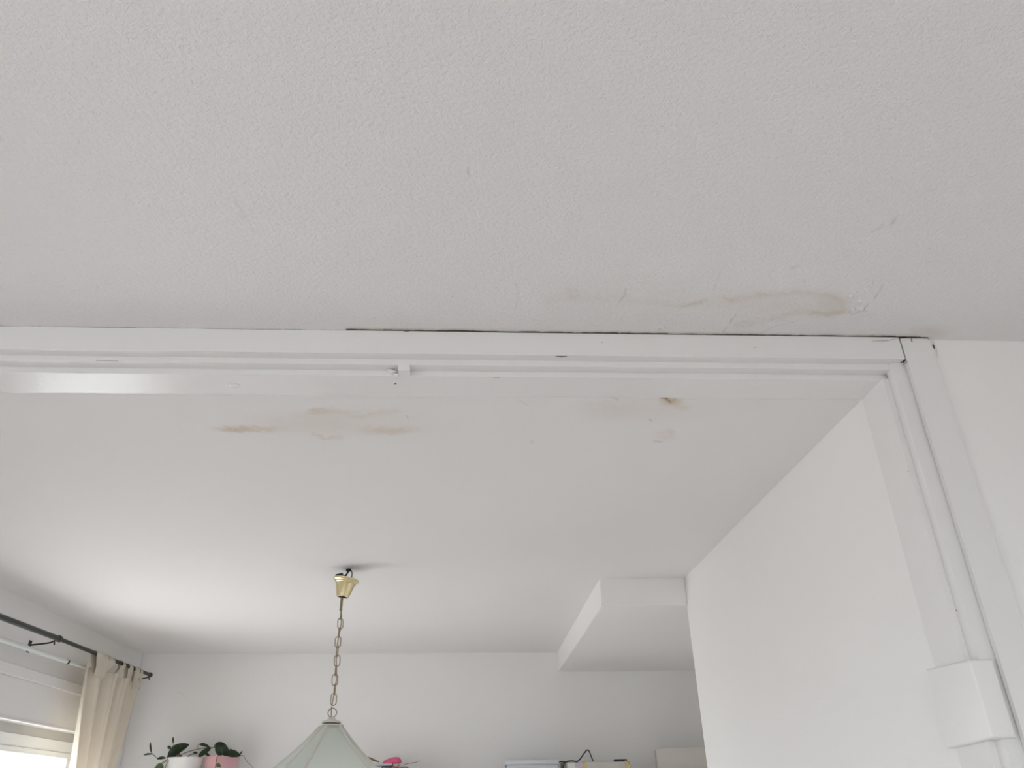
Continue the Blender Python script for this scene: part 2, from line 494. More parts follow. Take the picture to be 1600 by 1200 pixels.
ceil_near = near_ceiling()
o = box('ceiling_slab', XLW - .2, XRW + .2, YK - .2, YB + .014, ZN + 0.007, ZN + 0.16, M['cavity'])
put_under(o, ceil_near)


def far_ceiling():
    xs = axis([(-2.40, -1.5, 0.06), (-1.5, 1.16, 0.0036), (1.16, 2.5, 0.15)])
    ys = axis([(1.875, 2.45, 0.0036), (2.45, 6.2, 0.05)])
    X, Y = np.meshgrid(xs, ys); Z = np.full_like(X, ZF)
    px, py = to_px(np.stack([X, Y, Z], -1).reshape(-1, 3)); px = px.reshape(X.shape); py = py.reshape(X.shape)
    n1 = fbm(X, Y, 14, 21, 4); n2 = fbm(X, Y, 60, 23, 3); n3 = fbm(X, Y, 3, 28, 3)
    wx = px + 12 * n1; wy = py + 4 * n2; near = Y < 2.5
    st = np.zeros_like(X); di = np.zeros_like(X); dz = np.zeros_like(X)
    st += 0.55 * blob(wx, wy, 385, 671, 48, 5) + 0.35 * blob(wx, wy, 362, 671, 22, 4) + 0.14 * blob(wx, wy, 470, 660, 90, 16)
    st += 0.35 * soft(np.abs(seg_dist(wx, wy, [(488, 678), (505, 684), (530, 683)])), 3) + 0.45 * blob(wx, wy, 608, 672, 44, 6) + 0.25 * blob(wx, wy, 500, 644, 26, 5)
    st += 0.2 * soft(seg_dist(wx, wy, [(480, 644), (520, 641), (560, 650), (620, 642)]), 4) + 0.12 * blob(wx, wy, 560, 660, 120, 26)
    st += 0.6 * blob(wx, wy, 1048, 627, 15, 7) + 0.25 * blob(wx, wy, 1064, 637, 14, 4) + 0.35 * blob(px + 4 * n1, py + 3 * n2, 1040, 680, 16, 11) * (0.4 + 1.2 * np.clip(n2, 0, 1)) + 0.15 * blob(wx, wy, 1010, 640, 90, 20)
    st += 0.10 * blob(wx, wy, 950, 640, 40, 14)
    di += 0.95 * soft(seg_dist(px, py + 1.0 * n2, [(1033, 621.5), (1041, 622)]), 1.5) + 0.6 * soft(seg_dist(px + 1.5 * n2, py, [(1041, 622), (1047, 628)]), 1.7)
    st += 0.9 * soft(seg_dist(px + 1.5 * n2, py, [(1043, 624), (1048, 628), (1054, 624)]), 2.4)
    for pts, s_ in ([[(955, 620), (966, 625)], .2], [[(812, 625), (818, 630), (824, 632)], .1], [[(1022, 689), (1032, 690)], .22], [[(1295, 614), (1302, 611)], .2],
                    [[(636, 650), (637, 652)], .25], [[(831, 689), (830, 692)], .2], [[(250, 788), (262, 790)], .1], [[(1016, 655), (1017, 657)], .3]):
        di += s_ * soft(seg_dist(px + 2 * n2, py, pts), 1.4)
    dz += 0.0009 * soft(seg_dist(px, py, [(1036, 622), (1052, 628)]), 5) * (n2 > 0)
    dz -= 0.0006 * np.clip(n2, 0, 1) * (blob(wx, wy, 1050, 640, 70, 26) + blob(wx, wy, 520, 662, 180, 28)) * near
    dz += 0.0025 * n3 * np.clip((Y - 1.95) / .2, 0, 1)
    o = grid_surface('ceiling', X, Y, Z + dz, st * (0.7 + 0.6 * (n2 * .5 + .5)), di, M['ceiling_far'])
    return tag(o, 'smooth white ceiling of the far room with faint yellow damp stains', 'ceiling', kind=S)


ceil_far = far_ceiling()
o = box('ceiling_slab', -2.45, 2.6, 1.90, 6.3, ZF + 0.01, ZF + 0.15, M['wall']); put_under(o, ceil_far)

# wall beside the opening (near room), the header above it, walls out of view
def prism(name, pts, z0, z1, m, parent=None):
    bm = bmesh.new(); add_prism(bm, pts, z0, z1); return obj(name, bm, m, parent)


o = box('wall_front', XJ1 - .05, XRW, 1.7285, 1.888, 0, ZN + 0.02, M['wall'])
tag(o, 'white wall of the near room to the right of the opening', 'wall', kind=S); wall_front = o
o = box('wall_header', XLW, XJ1 - .05, 1.7300, 1.875, 2.5395, ZN + 0.02, M['cavity']); tag(o, 'masonry lintel hidden behind the boards of the opening', 'lintel', kind=S)
o = box('wall_front', XLW, -2.35, 1.7285, 1.888, 0, 2.512, M['wall']); tag(o, 'white wall to the left of the opening outside the view', 'wall', kind=S)
tag(box('wall_side', XRW, XRW + .2, YK - .2, 1.9, 0, ZN + .02, M['wall']), 'white right wall of the near room outside the view', 'wall', kind=S)


def wall_with_hole_x(name, x0, x1, y0, y1, z1, hy0, hy1, hz0, hz1, m, label):
    bm = bmesh.new()
    add_box(bm, x0, x1, y0, hy0, 0, z1); add_box(bm, x0, x1, hy1, y1, 0, z1)
    add_box(bm, x0, x1, hy0, hy1, 0, hz0); add_box(bm, x0, x1, hy0, hy1, hz1, z1)
    return tag(obj(name, bm, m), label, 'wall', kind=S)


# near-room window wall on the left and wall with a window behind the camera
NW = (-1.6, 0.2, 0.7, 2.15)
wall_with_hole_x('wall_side', XLW - .3, XLW, YK - .2, 1.9, ZN + .02, *NW, M['wall'], 'white left wall of the near room with its window outside the view')
BW = (-1.3, 0.8, 0.95, 2.3)
bm = bmesh.new()
add_box(bm, XLW - .3, BW[0], YK - .3, YK, 0, ZN + .02); add_box(bm, BW[1], XRW + .2, YK - .3, YK, 0, ZN + .02)
add_box(bm, BW[0], BW[1], YK - .3, YK, 0, BW[2]); add_box(bm, BW[0], BW[1], YK - .3, YK, BW[3], ZN + .02)
tag(obj('wall_rear', bm, M['wall']), 'white wall behind the viewer with a wide window', 'wall', kind=S)


def window(name, plane, axis_, a0, a1, z0, z1, n, label, fw=0.07):
    """casement window in a plane x=plane (axis_ 0) or y=plane (axis_ 1), n leaves"""
    root = thing(name, label, 'window', (plane, a0, z0) if axis_ == 0 else (a0, plane, z0), kind=S)

    def bx(b, p0, p1, q0, q1, r0, r1, bev=0.0):
        if axis_ == 0: add_box(b, p0, p1, q0, q1, r0, r1, bev)
        else: add_box(b, q0, q1, p0, p1, r0, r1, bev)
    b = bmesh.new()
    bx(b, plane - .03, plane + .03, a0, a1, z1 - fw, z1, .003); bx(b, plane - .03, plane + .03, a0, a1, z0, z0 + fw, .003)
    bx(b, plane - .03, plane + .03, a0, a0 + fw, z0 + fw, z1 - fw, .003); bx(b, plane - .03, plane + .03, a1 - fw, a1, z0 + fw, z1 - fw, .003)
    obj('window_frame', b, M['frame'], root)
    L = (a1 - a0 - 2 * fw) / n
    for i in range(n):
        q0 = a0 + fw + i * L + .002; q1 = q0 + L - .004
        b = bmesh.new(); sw = 0.03; r0 = z0 + fw + .002; r1 = z1 - fw - .002
        bx(b, plane - .02, plane + .038, q0, q1, r0, r0 + sw, .003); bx(b, plane - .02, plane + .038, q0, q1, r1 - sw, r1, .003)
        bx(b, plane - .02, plane + .038, q0, q0 + sw, r0 + sw, r1 - sw, .003); bx(b, plane - .02, plane + .038, q1 - sw, q1, r0 + sw, r1 - sw, .003)
        s_ = obj('sash', b, M['frame'], root)
        b = bmesh.new(); bx(b, plane - .003, plane + .003, q0 + sw, q1 - sw, r0 + sw, r1 - sw)
        obj('pane', b, M['glass'], s_)
    return root


window('window_1', XLW - .2, 0, NW[0], NW[1], NW[2], NW[3], 3, 'window in the left wall of the near room outside the view')
window('window_2', YK - .2, 1, BW[0], BW[1], BW[2], BW[3], 3, 'wide window behind the viewer')
HALF = math.pi / 2
portal('window_portal_side', (XLW - .32, (NW[0] + NW[1]) / 2, (NW[2] + NW[3]) / 2), (0, -HALF, 0), NW[3] - NW[2], NW[1] - NW[0])
portal('window_portal_rear', ((BW[0] + BW[1]) / 2, YK - .32, (BW[2] + BW[3]) / 2), (HALF, 0, 0), BW[1] - BW[0], BW[3] - BW[2])

# ------------------------------------------------------------------ the setting: far room
YBK0, YBK1 = 5.885, 6.035     # the back wall runs slightly askew


def yback(x): return YBK0 + (x + 2.3) / 3.43 * (YBK1 - YBK0)


wall_back = prism('wall_back', [(-2.8, yback(-2.8)), (2.6, yback(2.6)), (2.6, 6.3), (-2.8, 6.3)], 0, ZF + .02, M['wall'])
tag(wall_back, 'white back wall of the far room behind the hanging lamp', 'wall', kind=S)
wall_right = prism('wall_right', [(1.131, 1.889), (1.30, 1.889), (1.30, 3.885), (1.115, 3.885)], 0, ZF + .008, M['wall'])
tag(wall_right, 'bright white right wall of the far room seen through the opening', 'wall', kind=S)
tag(box('wall_niche', 2.45, 2.6, 3.7, yback(2.45) - .001, 0, ZF + .008, M['wall']), 'side wall of the recess hidden behind the right wall', 'wall', kind=S)
tag(box('wall_niche', 1.30, 2.45, 3.70, 3.885, 0, ZF + .008, M['wall']), 'return wall of the recess hidden behind the right wall', 'wall', kind=S)

# dropped bulkhead in the far right corner
bm = bmesh.new()
add_prism(bm, [(0.679, 3.868), (1.116, 3.868), (1.116, 3.886), (2.45, 3.886), (2.45, yback(2.45) + .004), (0.690, yback(.69) + .004)], 2.366, ZF + .006)
es = [e_ for e_ in bm.edges if min(v.co.y for v in e_.verts) < 4 and max(v.co.x for v in e_.verts) < 1.2 and min(v.co.z for v in e_.verts) < 2.4]
bmesh.ops.bevel(bm, geom=es, offset=0.004, segments=2, affect='EDGES')
tag(obj('ceiling_beam', bm, M['wall']), 'boxed white bulkhead under the ceiling in the far right corner', 'beam', kind=S)

# window wall of the far room: deep reveal under a shutter box
XW = -2.305; XG = -2.44
FWA = (3.74, 5.40); FWZ0 = 0.06
WZT = 1.94
bm = bmesh.new()
ye = yback(-2.4)
for y0, y1 in ((1.889, FWA[0]), (FWA[1], ye)):
    add_box(bm, XG - .05, XW, y0, y1, 0, ZF + .008)
add_box(bm, XG - .05, XW, FWA[0], FWA[1], 0, FWZ0); add_box(bm, XG - .05, XW, FWA[0], FWA[1], WZT, ZF + .008)
wl = tag(obj('wall_left', bm, M['wall']), 'white window wall at the left of the far room', 'wall', kind=S)
zf1 = at(0, XG + .03, 60, 1152).z; zf0 = at(0, XG + .03, 60, 1180).z
win3 = window('window_3', XG, 0, FWA[0], FWA[1], FWZ0, zf1, 1, 'white framed window at the lower left edge glowing with daylight', fw=max(.03, zf1 - zf0 - .03))
box('slot_board', XG - .03, XG + .022, FWA[0], FWA[1], zf1 + .0005, WZT, M['slot_shade'], win3)
portal('window_portal_far', (XW - .3, (FWA[0] + FWA[1]) / 2, (FWZ0 + WZT) / 2), (0, -HALF, 0), WZT - FWZ0, FWA[1] - FWA[0])
# shutter box cover and its moulding
zA = 2.122; zB = 2.176
o = box('trim_7', XW + .001, XW + .016, 3.72 - .1, 5.075, WZT, zA, M['trim'], bevel=.002); tag(o, 'smooth white shutter box cover above the far window', 'trim', kind=S)
bm = bmesh.new(); add_box(bm, XW + .001, XW + .034, 3.72 - .12, 5.09, zA, zB, .004)
tag(obj('trim_8', bm, M['trim']), 'white moulding strip along the top of the shutter box cover', 'trim', kind=S)
bm = bmesh.new(); add_box(bm, XW + .001, XW + .022, 3.72 - .1, 5.078, WZT - .012, WZT, .003)
tag(obj('trim_9', bm, M['trim']), 'thin white lip under the shutter box cover', 'trim', kind=S)

# ------------------------------------------------------------------ boards around the opening
Z1, Z2, Z3 = 2.531, 2.5145, 2.4985
Y1, Y2, Y3 = 1.7460, 1.7770, 1.8885
t1 = run_x('trim_1', XLW, XJ0 - .0045, [(YB, Z1), (YB, ZN - .0005), (YB + .0135, ZN + .004), (YB + .0135, Z1)], M['trim'], 160, .0011, seed=1)
tag(t1, 'flat white face board along the top of the opening under the cracked ceiling', 'trim', kind=S)
t2 = run_x('trim_2', XLW, 1.168, [(Y1, Z2), (Y1, Z1 + .008), (Y2 - .0004, Z1 + .008), (Y2 - .0004, Z2)], M['trim'], 160, .0009, seed=2)
tag(t2, 'upper stepped white bead of the opening head below the face board', 'trim', kind=S)
soff = box('soffit_strip', XLW, 1.170, YB + .001, Y1, Z1, Z1 + .006, M['trim'], t1)
t3 = run_x('trim_3', XLW, 1.168, [(Y2, Z3), (Y2, Z2 + .016), (Y3, Z2 + .016), (Y3, Z3)], M['trim'], 160, .0009, seed=3)
tag(t3, 'glossy white lining board under the head of the opening', 'trim', kind=S)

j1 = run_z('trim_4', 0, ZN - .003, [(XJ0, YB), (XJ1, YB), (XJ1, 1.7283), (XJ0, 1.7283)], M['trim'], 120, .0009, seed=4)
tag(j1, 'flat white upright face board at the right of the opening', 'trim', kind=S)
j2 = run_z('trim_5', 0, Z1 - .0005, [(1.1425, 1.7355), (XJ0 + .004, 1.7355), (XJ0 + .004, 1.729), (XJ1 - .052, 1.729), (XJ1 - .052, 1.766), (1.1425, 1.766)], M['trim'], 120, .0012, seed=5)
tag(j2, 'stepped white upright bead on the right jamb of the opening', 'trim', kind=S)
j3 = run_z('trim_6', 0, Z3 - .0003, [(1.1275, 1.7665), (XJ1 - .052, 1.7665), (XJ1 - .052, 1.8885), (1.1275, 1.8885)], M['trim'], 120, .0008, seed=6)
tag(j3, 'smooth white lining board of the right jamb', 'trim', kind=S)


def sliver(name, pts, ax, val, wid, parent, m=None, off=0.0006):
    """small dark crack or hole lying in the plane coordinate[ax]=val, pts in photo pixels, wid = list of widths in m"""
    P = [at(ax, val, *p) for p in pts]
    nrm = Vector([0, 0, 0]); nrm[ax] = -1
    bm = bmesh.new(); A = []; B = []
    P2 = spline(P, 3) if len(P) > 2 else [P[0].lerp(P[1], k / 4) for k in range(5)]
    n = len(P2)
    for i, p in enumerate(P2):
        t = (P2[min(i + 1, n - 1)] - P2[max(i - 1, 0)]).normalized(); s_ = t.cross(nrm).normalized()
        k = i / (n - 1); w_ = np.interp(k, np.linspace(0, 1, len(wid)), wid) * (1 + .3 * noise.noise(p * 200)) / 2
        A.append((bm.verts.new(p + s_ * w_ + nrm * off), bm.verts.new(p - s_ * w_ + nrm * off)))
        B.append((bm.verts.new(p + s_ * w_ - nrm * .001), bm.verts.new(p - s_ * w_ - nrm * .001)))
    for i in range(n - 1):
        bm.faces.new((A[i][0], A[i][1], A[i + 1][1], A[i + 1][0])); bm.faces.new((B[i][0], B[i + 1][0], B[i + 1][1], B[i][1]))
        bm.faces.new((A[i][0], A[i + 1][0], B[i + 1][0], B[i][0])); bm.faces.new((A[i][1], B[i][1], B[i + 1][1], A[i + 1][1]))
    bm.faces.new((A[0][0], B[0][0], B[0][1], A[0][1])); bm.faces.new((A[-1][0], A[-1][1], B[-1][1], B[-1][0]))
    return obj(name, bm, m or M['dark'], parent)


sliver('crack', [(868, 556.5), (877, 557.2), (886, 556.6)], 1, YB, [.0004, .0030, .0004], t1)
sliver('crack', [(1362, 533), (1385, 532.5), (1400, 529), (1411, 528.5)], 1, YB, [.0003, .0010, .0004, .0014], t1)
sliver('crack', [(632, 518.5), (640, 518)], 1, YB, [.0022, .0008], t1)
sliver('nail_hole', [(751, 527), (752, 531)], 1, YB, [.0008, .0018], t1, M['plaster'])
sliver('nail_hole', [(940, 535), (941.5, 535)], 1, YB, [.0014, .0014], t1)
sliver('nail_hole', [(1178, 543), (1181, 542.5)], 1, YB, [.0012, .0018], t1)
sliver('crack', [(1425, 534), (1424, 530), (1427, 526)], 1, YB, [.003, .0016, .0006], j1)
sliver('crack', [(1388, 569.7), (1410, 569.6)], 1, Y1, [.0003, .0012], t2)
sliver('nail_hole', [(617.2, 599), (618.4, 600)], 2, Z3, [.006, .006], t3)
sliver('crack', [(642, 593), (648, 593)], 2, Z3, [.003, .002], t3, M['plaster'])
sliver('crack', [(770, 589.6), (780, 589.8)], 2, Z3, [.0015, .0015], t3)
sliver('crack', [(105, 582.3), (120, 582.2), (135, 582.5)], 2, Z3, [.0008, .0016, .0010], t3, M['plaster'])
sliver('crack', [(150, 563.5), (185, 564)], 1, Y1, [.0003, .0006], t2)
sliver('nail_hole', [(1494, 953), (1494.6, 953.8)], 0, 1.1425, [.002, .002], j2)
sliver('nail_hole', [(1419, 736), (1419.6, 737)], 0, 1.1275, [.002, .002], j3)
# dark open joint between head board and jamb board, and the chipped corner next to the wall
bm = bmesh.new(); add_box(bm, XJ0 - .0045, XJ0, YB + .006, YB + .013, Z1 - .002, ZN - .001); obj('open_joint', bm, M['dark'], j1)
sliver('crack', [(1418.5, 563), (1416, 567), (1411, 569.5)], 1, YB + .001, [.0004, .0012, .0008], j1, off=.0008)
sliver('chipped_hole', [(1457, 537), (1458.5, 541), (1460, 546)], 1, 1.7285, [.001, .0058, .001], wall_front)
sliver('stain', [(1459, 534), (1462, 545), (1466, 560)], 1, 1.7285, [.003, .008, .002], wall_front, M['plaster'], off=.0003)
sliver('crack', [(275, 1081), (284, 1083), (290, 1091)], 1, yback(-2.1), [.001, .003, .002], wall_back, M['plaster'])

# plastered stub of an old hinge in the head bead
P0 = at(1, Y1, 622, 572); P1 = at(1, Y1, 641, 572)
stub = thing('plaster_lump', 'small plastered block sticking out of the bead over the opening', 'plaster', (P0.x, Y1, Z3))
bm = bmesh.new(); add_box(bm, P0.x, P1.x, Y1 - .002, Y2 - .0004, Z3 - .001, Z2 - .0003, .0015, 2)
for v in bm.verts: v.co += Vector((0.0012, .0008, .0008)) * noise.noise(v.co * 90)
obj('block', bm, M['trim'], stub)
bm = bmesh.new()
for (px_, py_, sx_, sz_) in ((614, 583, .012, .004), (609, 579, .010, .003), (619, 588, .009, .004)):
    p = at(1, Y2, px_, py_)
    r = bmesh.ops.create_icosphere(bm, subdivisions=2, radius=1)
    for v in r['verts']:
        v.co = Vector((p.x + v.co.x * sx_, Y2 - .004 + v.co.y * .010, min(p.z, Z2 - sz_) + v.co.z * sz_ * .9)) + Vector((1, 1, 1)) * .001 * noise.noise(v.co * 3)
obj('filler_smear', bm, M['trim'], stub, smooth=True)
# paint blister on the lining board
p = at(2, Z3, 366, 602)
bm = bmesh.new(); bmesh.ops.create_icosphere(bm, subdivisions=3, radius=1)
for v in bm.verts: v.co = Vector((p.x + v.co.x * .016, p.y + v.co.y * .012, Z3 + v.co.z * .0035))
obj('paint_blister', bm, M['trim'], t3, smooth=True)

# cable junction cover clipped around the jamb
JB = [(1.109, 1.7195), (1.165, 1.7195), (1.165, 1.7350), (1.1420, 1.7350), (1.1270, 1.7660), (1.1270, 1.8965), (1.109, 1.8965)]
JB = [(1.109, 1.7195), (1.165, 1.7195), (1.165, 1.7350), (1.1415, 1.7350), (1.1415, 1.7660), (1.1270, 1.7660), (1.1270, 1.8965), (1.109, 1.8965)]
bm = bmesh.new(); add_prism(bm, JB, 1.603, 1.762)
es = [e_ for e_ in bm.edges if all((v.co.x < 1.11 or v.co.y < 1.73) for v in e_.verts)]
bmesh.ops.bevel(bm, geom=es, offset=.006, segments=4, affect='EDGES', profile=.5)
for v in bm.verts:
    v.co.z += (v.co.y - 1.72) * (0.035 if v.co.z > 1.68 else -0.05) + .0015 * noise.noise(v.co * 14)
jb = obj('junction_box', bm, M['box'], smooth=True, sharp=40)
tag(jb, 'painted-over white square plastic cover wrapped around the right jamb', 'junction box')

# ------------------------------------------------------------------ hanging lamp
LX, LY = -0.577, 3.66
lamp = thing('hanging_lamp', 'hanging lamp with brass ceiling cup, chain and frosted glass panel shade', 'lamp', (LX, LY, 1.55))
tilt = Matrix.Translation((LX + .001, LY, 2.369)) @ Matrix.Rotation(math.radians(8), 4, 'Y')
bm = bmesh.new()
add_lathe(bm, [(.0235, 0), (.0285, .0015), (.030, .005), (.0455, .062), (.0475, .064), (.050, .066), (.050, .071), (.0545, .0725), (.060, .077), (.0612, .081), (.0600, .084), (.055, .085), (.050, .080), (.026, .006)], 40, tilt, cap=False)
cup = obj('ceiling_cup', bm, M['brass'], lamp, smooth=True, sharp=35)
bm = bmesh.new(); add_lathe(bm, [(.0115, -.003), (.013, .0), (.0125, .008)], 20, tilt); obj('grommet', bm, M['black'], cup, smooth=True, sharp=40)
# connector block and wires between cup and ceiling
bm = bmesh.new(); add_box(bm, -.017, .017, -.009, .009, -.006, .006, .002)
mm = Matrix.Translation((LX - .022, LY, 2.472)) @ Matrix.Rotation(math.radians(-12), 4, 'Y')
for v in bm.verts: v.co = mm @ v.co
obj('connector_block', bm, M['black'], lamp)
top = Vector((LX + .017, LY + .01, ZF))
for pts, rr in (([(LX + .002, LY - .005, 2.44), (LX + .006, LY, 2.468), (LX + .018, LY + .005, 2.488), (top.x, top.y, ZF)], .0035),
                ([(LX - .010, LY, 2.474), (LX + .006, LY + .002, 2.468), (LX + .016, LY, 2.484), (top.x - .004, top.y, ZF)], .0032),
                ([(LX + .034, LY, 2.43), (LX + .037, LY, 2.468), (LX + .033, LY + .004, 2.492), (top.x + .003, top.y, ZF)], .0022)):
    tube('wire', pts, rr, M['black'], lamp, 8, 6)
bm = bmesh.new(); add_lathe(bm, [(.010, -.010), (.012, -.008), (.012, .0)], 16, Matrix.Translation((top.x, top.y, ZF))); obj('ceiling_hook', bm, M['black'], lamp, smooth=True, sharp=40)
tube('stem', [(LX - .001, LY, 2.375), (LX - .001, LY, 2.305)], .0062, M['brass_old'], lamp, 12)


def link_mesh(L_, W_, r_):
    pts = []
    hw = W_ / 2; hl = L_ / 2 - hw
    for k in range(9): a = math.pi * k / 8; pts.append(Vector((hw * math.cos(a), 0, hl + hw * math.sin(a))))
    for k in range(9): a = math.pi + math.pi * k / 8; pts.append(Vector((hw * math.cos(a), 0, -hl + hw * math.sin(a))))
    n = 8; rings = []; bm = bmesh.new(); N = len(pts)
    for i, p in enumerate(pts):
        t = (pts[(i + 1) % N] - pts[i - 1]).normalized(); b = t.cross(Vector((0, 1, 0))).normalized()
        rings.append([bm.verts.new(p + Vector((0, 1, 0)) * r_ * math.cos(2 * math.pi * k / n) + b * r_ * math.sin(2 * math.pi * k / n)) for k in range(n)])
    for i in range(N):
        for k in range(n): bm.faces.new((rings[i][k], rings[i][(k + 1) % n], rings[(i + 1) % N][(k + 1) % n], rings[(i + 1) % N][k]))
    return bm


chain = bpy.data.objects.new('chain', None); C.objects.link(chain); chain.location = (LX, LY, 2.30); chain.empty_display_size = .02; put_under(chain, lamp)
lk0 = None
z = 2.288; step = .0405; k = 0
while z > 1.895:
    if lk0 is None:
        lk0 = obj('chain_link', link_mesh(.0485, .0245, .0020), M['brass_old'], smooth=True); lk = lk0
    else:
        lk = lk0.copy(); C.objects.link(lk)
    ang = math.radians(20 if k % 2 else 108) + math.radians(rnd.uniform(-14, 14))
    lk.location = (LX + .002 * math.sin(k * 1.7), LY, z); lk.rotation_euler = (0, math.radians(rnd.uniform(-4, 4)), ang)
    lk.parent = chain; lk.matrix_parent_inverse = Matrix.Identity(4); lk.location = (lk.location.x - LX, 0, z - 2.30)
    z -= step; k += 1
# the flex threaded through the links
fx = [(LX + .006 * math.sin(i * 1.1), LY + .005 * math.cos(i * 1.3), 2.31 - i * .043) for i in range(11)] + [(LX, LY, 1.835)]
tube('flex', fx, .0022, M['brass_old'], lamp, 7, 4)
rg = link_mesh(.0375, .0374, .0022)
for v in rg.verts: v.co = Matrix.Translation((LX, LY, 1.869)) @ v.co
obj('top_ring', rg, M['brass_old'], lamp, smooth=True)

TS = Matrix.Translation((LX, LY, 1.852)) @ Matrix.Rotation(math.radians(0.8), 4, 'Y')
bm = bmesh.new()
add_lathe(bm, [(.004, 0), (.010, -.001), (.017, -.006), (.024, -.013), (.030, -.014), (.038, -.016), (.0415, -.019), (.0415, -.024), (.030, -.0245)], 36, TS)
obj('shade_cap', bm, M['cream'], lamp, smooth=True, sharp=30)
bm = bmesh.new(); add_lathe(bm, [(.037, -.0245), (.037, -.029)], 30, TS); obj('cap_spacer', bm, M['black'], lamp, smooth=True, sharp=40)
bm = bmesh.new(); add_lathe(bm, [(.030, -.0292), (.0525, -.030), (.054, -.033), (.052, -.036), (.030, -.035)], 36, TS); obj('shade_collar', bm, M['cream'], lamp, smooth=True, sharp=30)
bm = bmesh.new(); add_lathe(bm, [(.017, -.12), (.020, -.115), (.020, -.045), (.012, -.036)], 20, TS); obj('socket', bm, M['white_pot'], lamp, smooth=True, sharp=40)
bm = bmesh.new(); add_lathe(bm, [(.004, -.232), (.020, -.225), (.030, -.20), (.029, -.175), (.018, -.14), (.013, -.118)], 24, TS); obj('bulb', bm, M['white_pot'], lamp, smooth=True, sharp=60)
PROF = [(.047, -.036), (.062, -.052), (.088, -.080), (.120, -.112), (.157, -.146), (.200, -.182), (.238, -.214), (.272, -.250), (.292, -.285), (.298, -.315)]
view = math.atan2(-LY, -LX)     # direction from the lamp to the viewer, in plan
ANG = [view + math.radians(a) for a in (-100, -47, -22, 47, 104, 184)]
# sheet ends: every panel is one curved frosted pane between two ribs
for i in range(len(ANG)):
    a0 = ANG[i]; a1 = ANG[(i + 1) % len(ANG)]
    if a1 < a0: a1 += 2 * math.pi
    bm = bmesh.new(); I = []; O = []
    for r_, z_ in PROF:
        for lst, th in ((I, -.0015), (O, .0015)):
            p0 = Vector((r_ * math.cos(a0), r_ * math.sin(a0), z_)); p1 = Vector((r_ * math.cos(a1), r_ * math.sin(a1), z_))
            nr = (p0 + p1); nr.z = 0; nr.normalize(); nr.z = .7; nr *= th
            lst.append((bm.verts.new(TS @ (p0.lerp(p1, .015) + nr)), bm.verts.new(TS @ (p0.lerp(p1, .985) + nr))))
    n = len(PROF)
    for j in range(n - 1):
        bm.faces.new((O[j][0], O[j][1], O[j + 1][1], O[j + 1][0])); bm.faces.new((I[j][0], I[j + 1][0], I[j + 1][1], I[j][1]))
        bm.faces.new((O[j][0], O[j + 1][0], I[j + 1][0], I[j][0])); bm.faces.new((O[j][1], I[j][1], I[j + 1][1], O[j + 1][1]))
    bm.faces.new((O[0][0], I[0][0], I[0][1], O[0][1])); bm.faces.new((O[-1][0], O[-1][1], I[-1][1], I[-1][0]))
    obj('glass_panel', bm, M['frosted'], lamp, smooth=True, sharp=60)
    tube('rib', [TS @ Vector(((r_ + .001) * math.cos(a0), (r_ + .001) * math.sin(a0), z_)) for r_, z_ in PROF], .0052, M['cream'], lamp, 8)
bm = bmesh.new()
for i in range(len(ANG)):
    a0 = ANG[i]; a1 = ANG[(i + 1) % len(ANG)]
    add_tube(bm, [TS @ Vector((.298 * math.cos(a), .298 * math.sin(a), -.318)) for a in (a0, a1)], .005, 8)
obj('bottom_rim', bm, M['cream'], lamp, smooth=True)
p = at(1, LY - .05, 522.5, 1139)
bm = bmesh.new(); r_ = bmesh.ops.create_uvsphere(bm, u_segments=12, v_segments=8, radius=.0042)
a_mid = (ANG[2] + ANG[3]) / 2
q = TS @ Vector((.0515 * math.cos(a_mid + .1), .0515 * math.sin(a_mid + .1), -.052))
for v in bm.verts: v.co += q
obj('glass_screw', bm, M['white_pot'], lamp, smooth=True)

# ------------------------------------------------------------------ curtain rod, rail, curtain
XR = -2.165
ra = at(0, XR, -60, 941); rc = at(0, XR, 92, 998); rb = at(0, XR, 236, 1055)
rod = thing('curtain_rod', 'dark iron telescopic curtain rod along the window wall', 'curtain rod', (XR, 4.5, 2.3))
tube('outer_tube', [ra, rc], .0135, M['iron'], rod, 14)
tube('inner_tube', [rc, rb + Vector((0, -.02, 0))], .0105, M['iron'], rod, 14)
bm = bmesh.new(); add_tube(bm, [rc - (rc - ra).normalized() * .012, rc + (rc - ra).normalized() * .012], .017, 14); obj('collar', bm, M['iron'], rod, smooth=True, sharp=40)
dr = (rb - rc).normalized()
bm = bmesh.new(); add_tube(bm, [rb - dr * .045, rb - dr * .03, rb - dr * .028, rb - dr * .01, rb, rb + dr * .008], [.012, .012, .0155, .0155, .012, .004], 14); obj('finial', bm, M['iron'], rod, smooth=True, sharp=40)
for yy in (rc.y - .04, rb.y - .03):
    pr = ra + (rb - ra) * ((yy - ra.y) / (rb.y - ra.y))
    b_ = tube('bracket', [pr + Vector((0, 0, -.012)), pr + Vector((-.02, .0, -.022)), pr + Vector((-.07, .01, -.026)), (XW + .002, yy + .03, pr.z - .028)], .0045, M['iron'], rod, 8, 5)
    box('wall_plate', XW, XW + .006, yy + .018, yy + .042, pr.z - .065, pr.z - .005, M['iron'], b_, bevel=.001)
    tube('thumb_screw', [pr + Vector((0, 0, -.012)), pr + Vector((.004, 0, -.034))], .004, M['iron'], b_, 8)

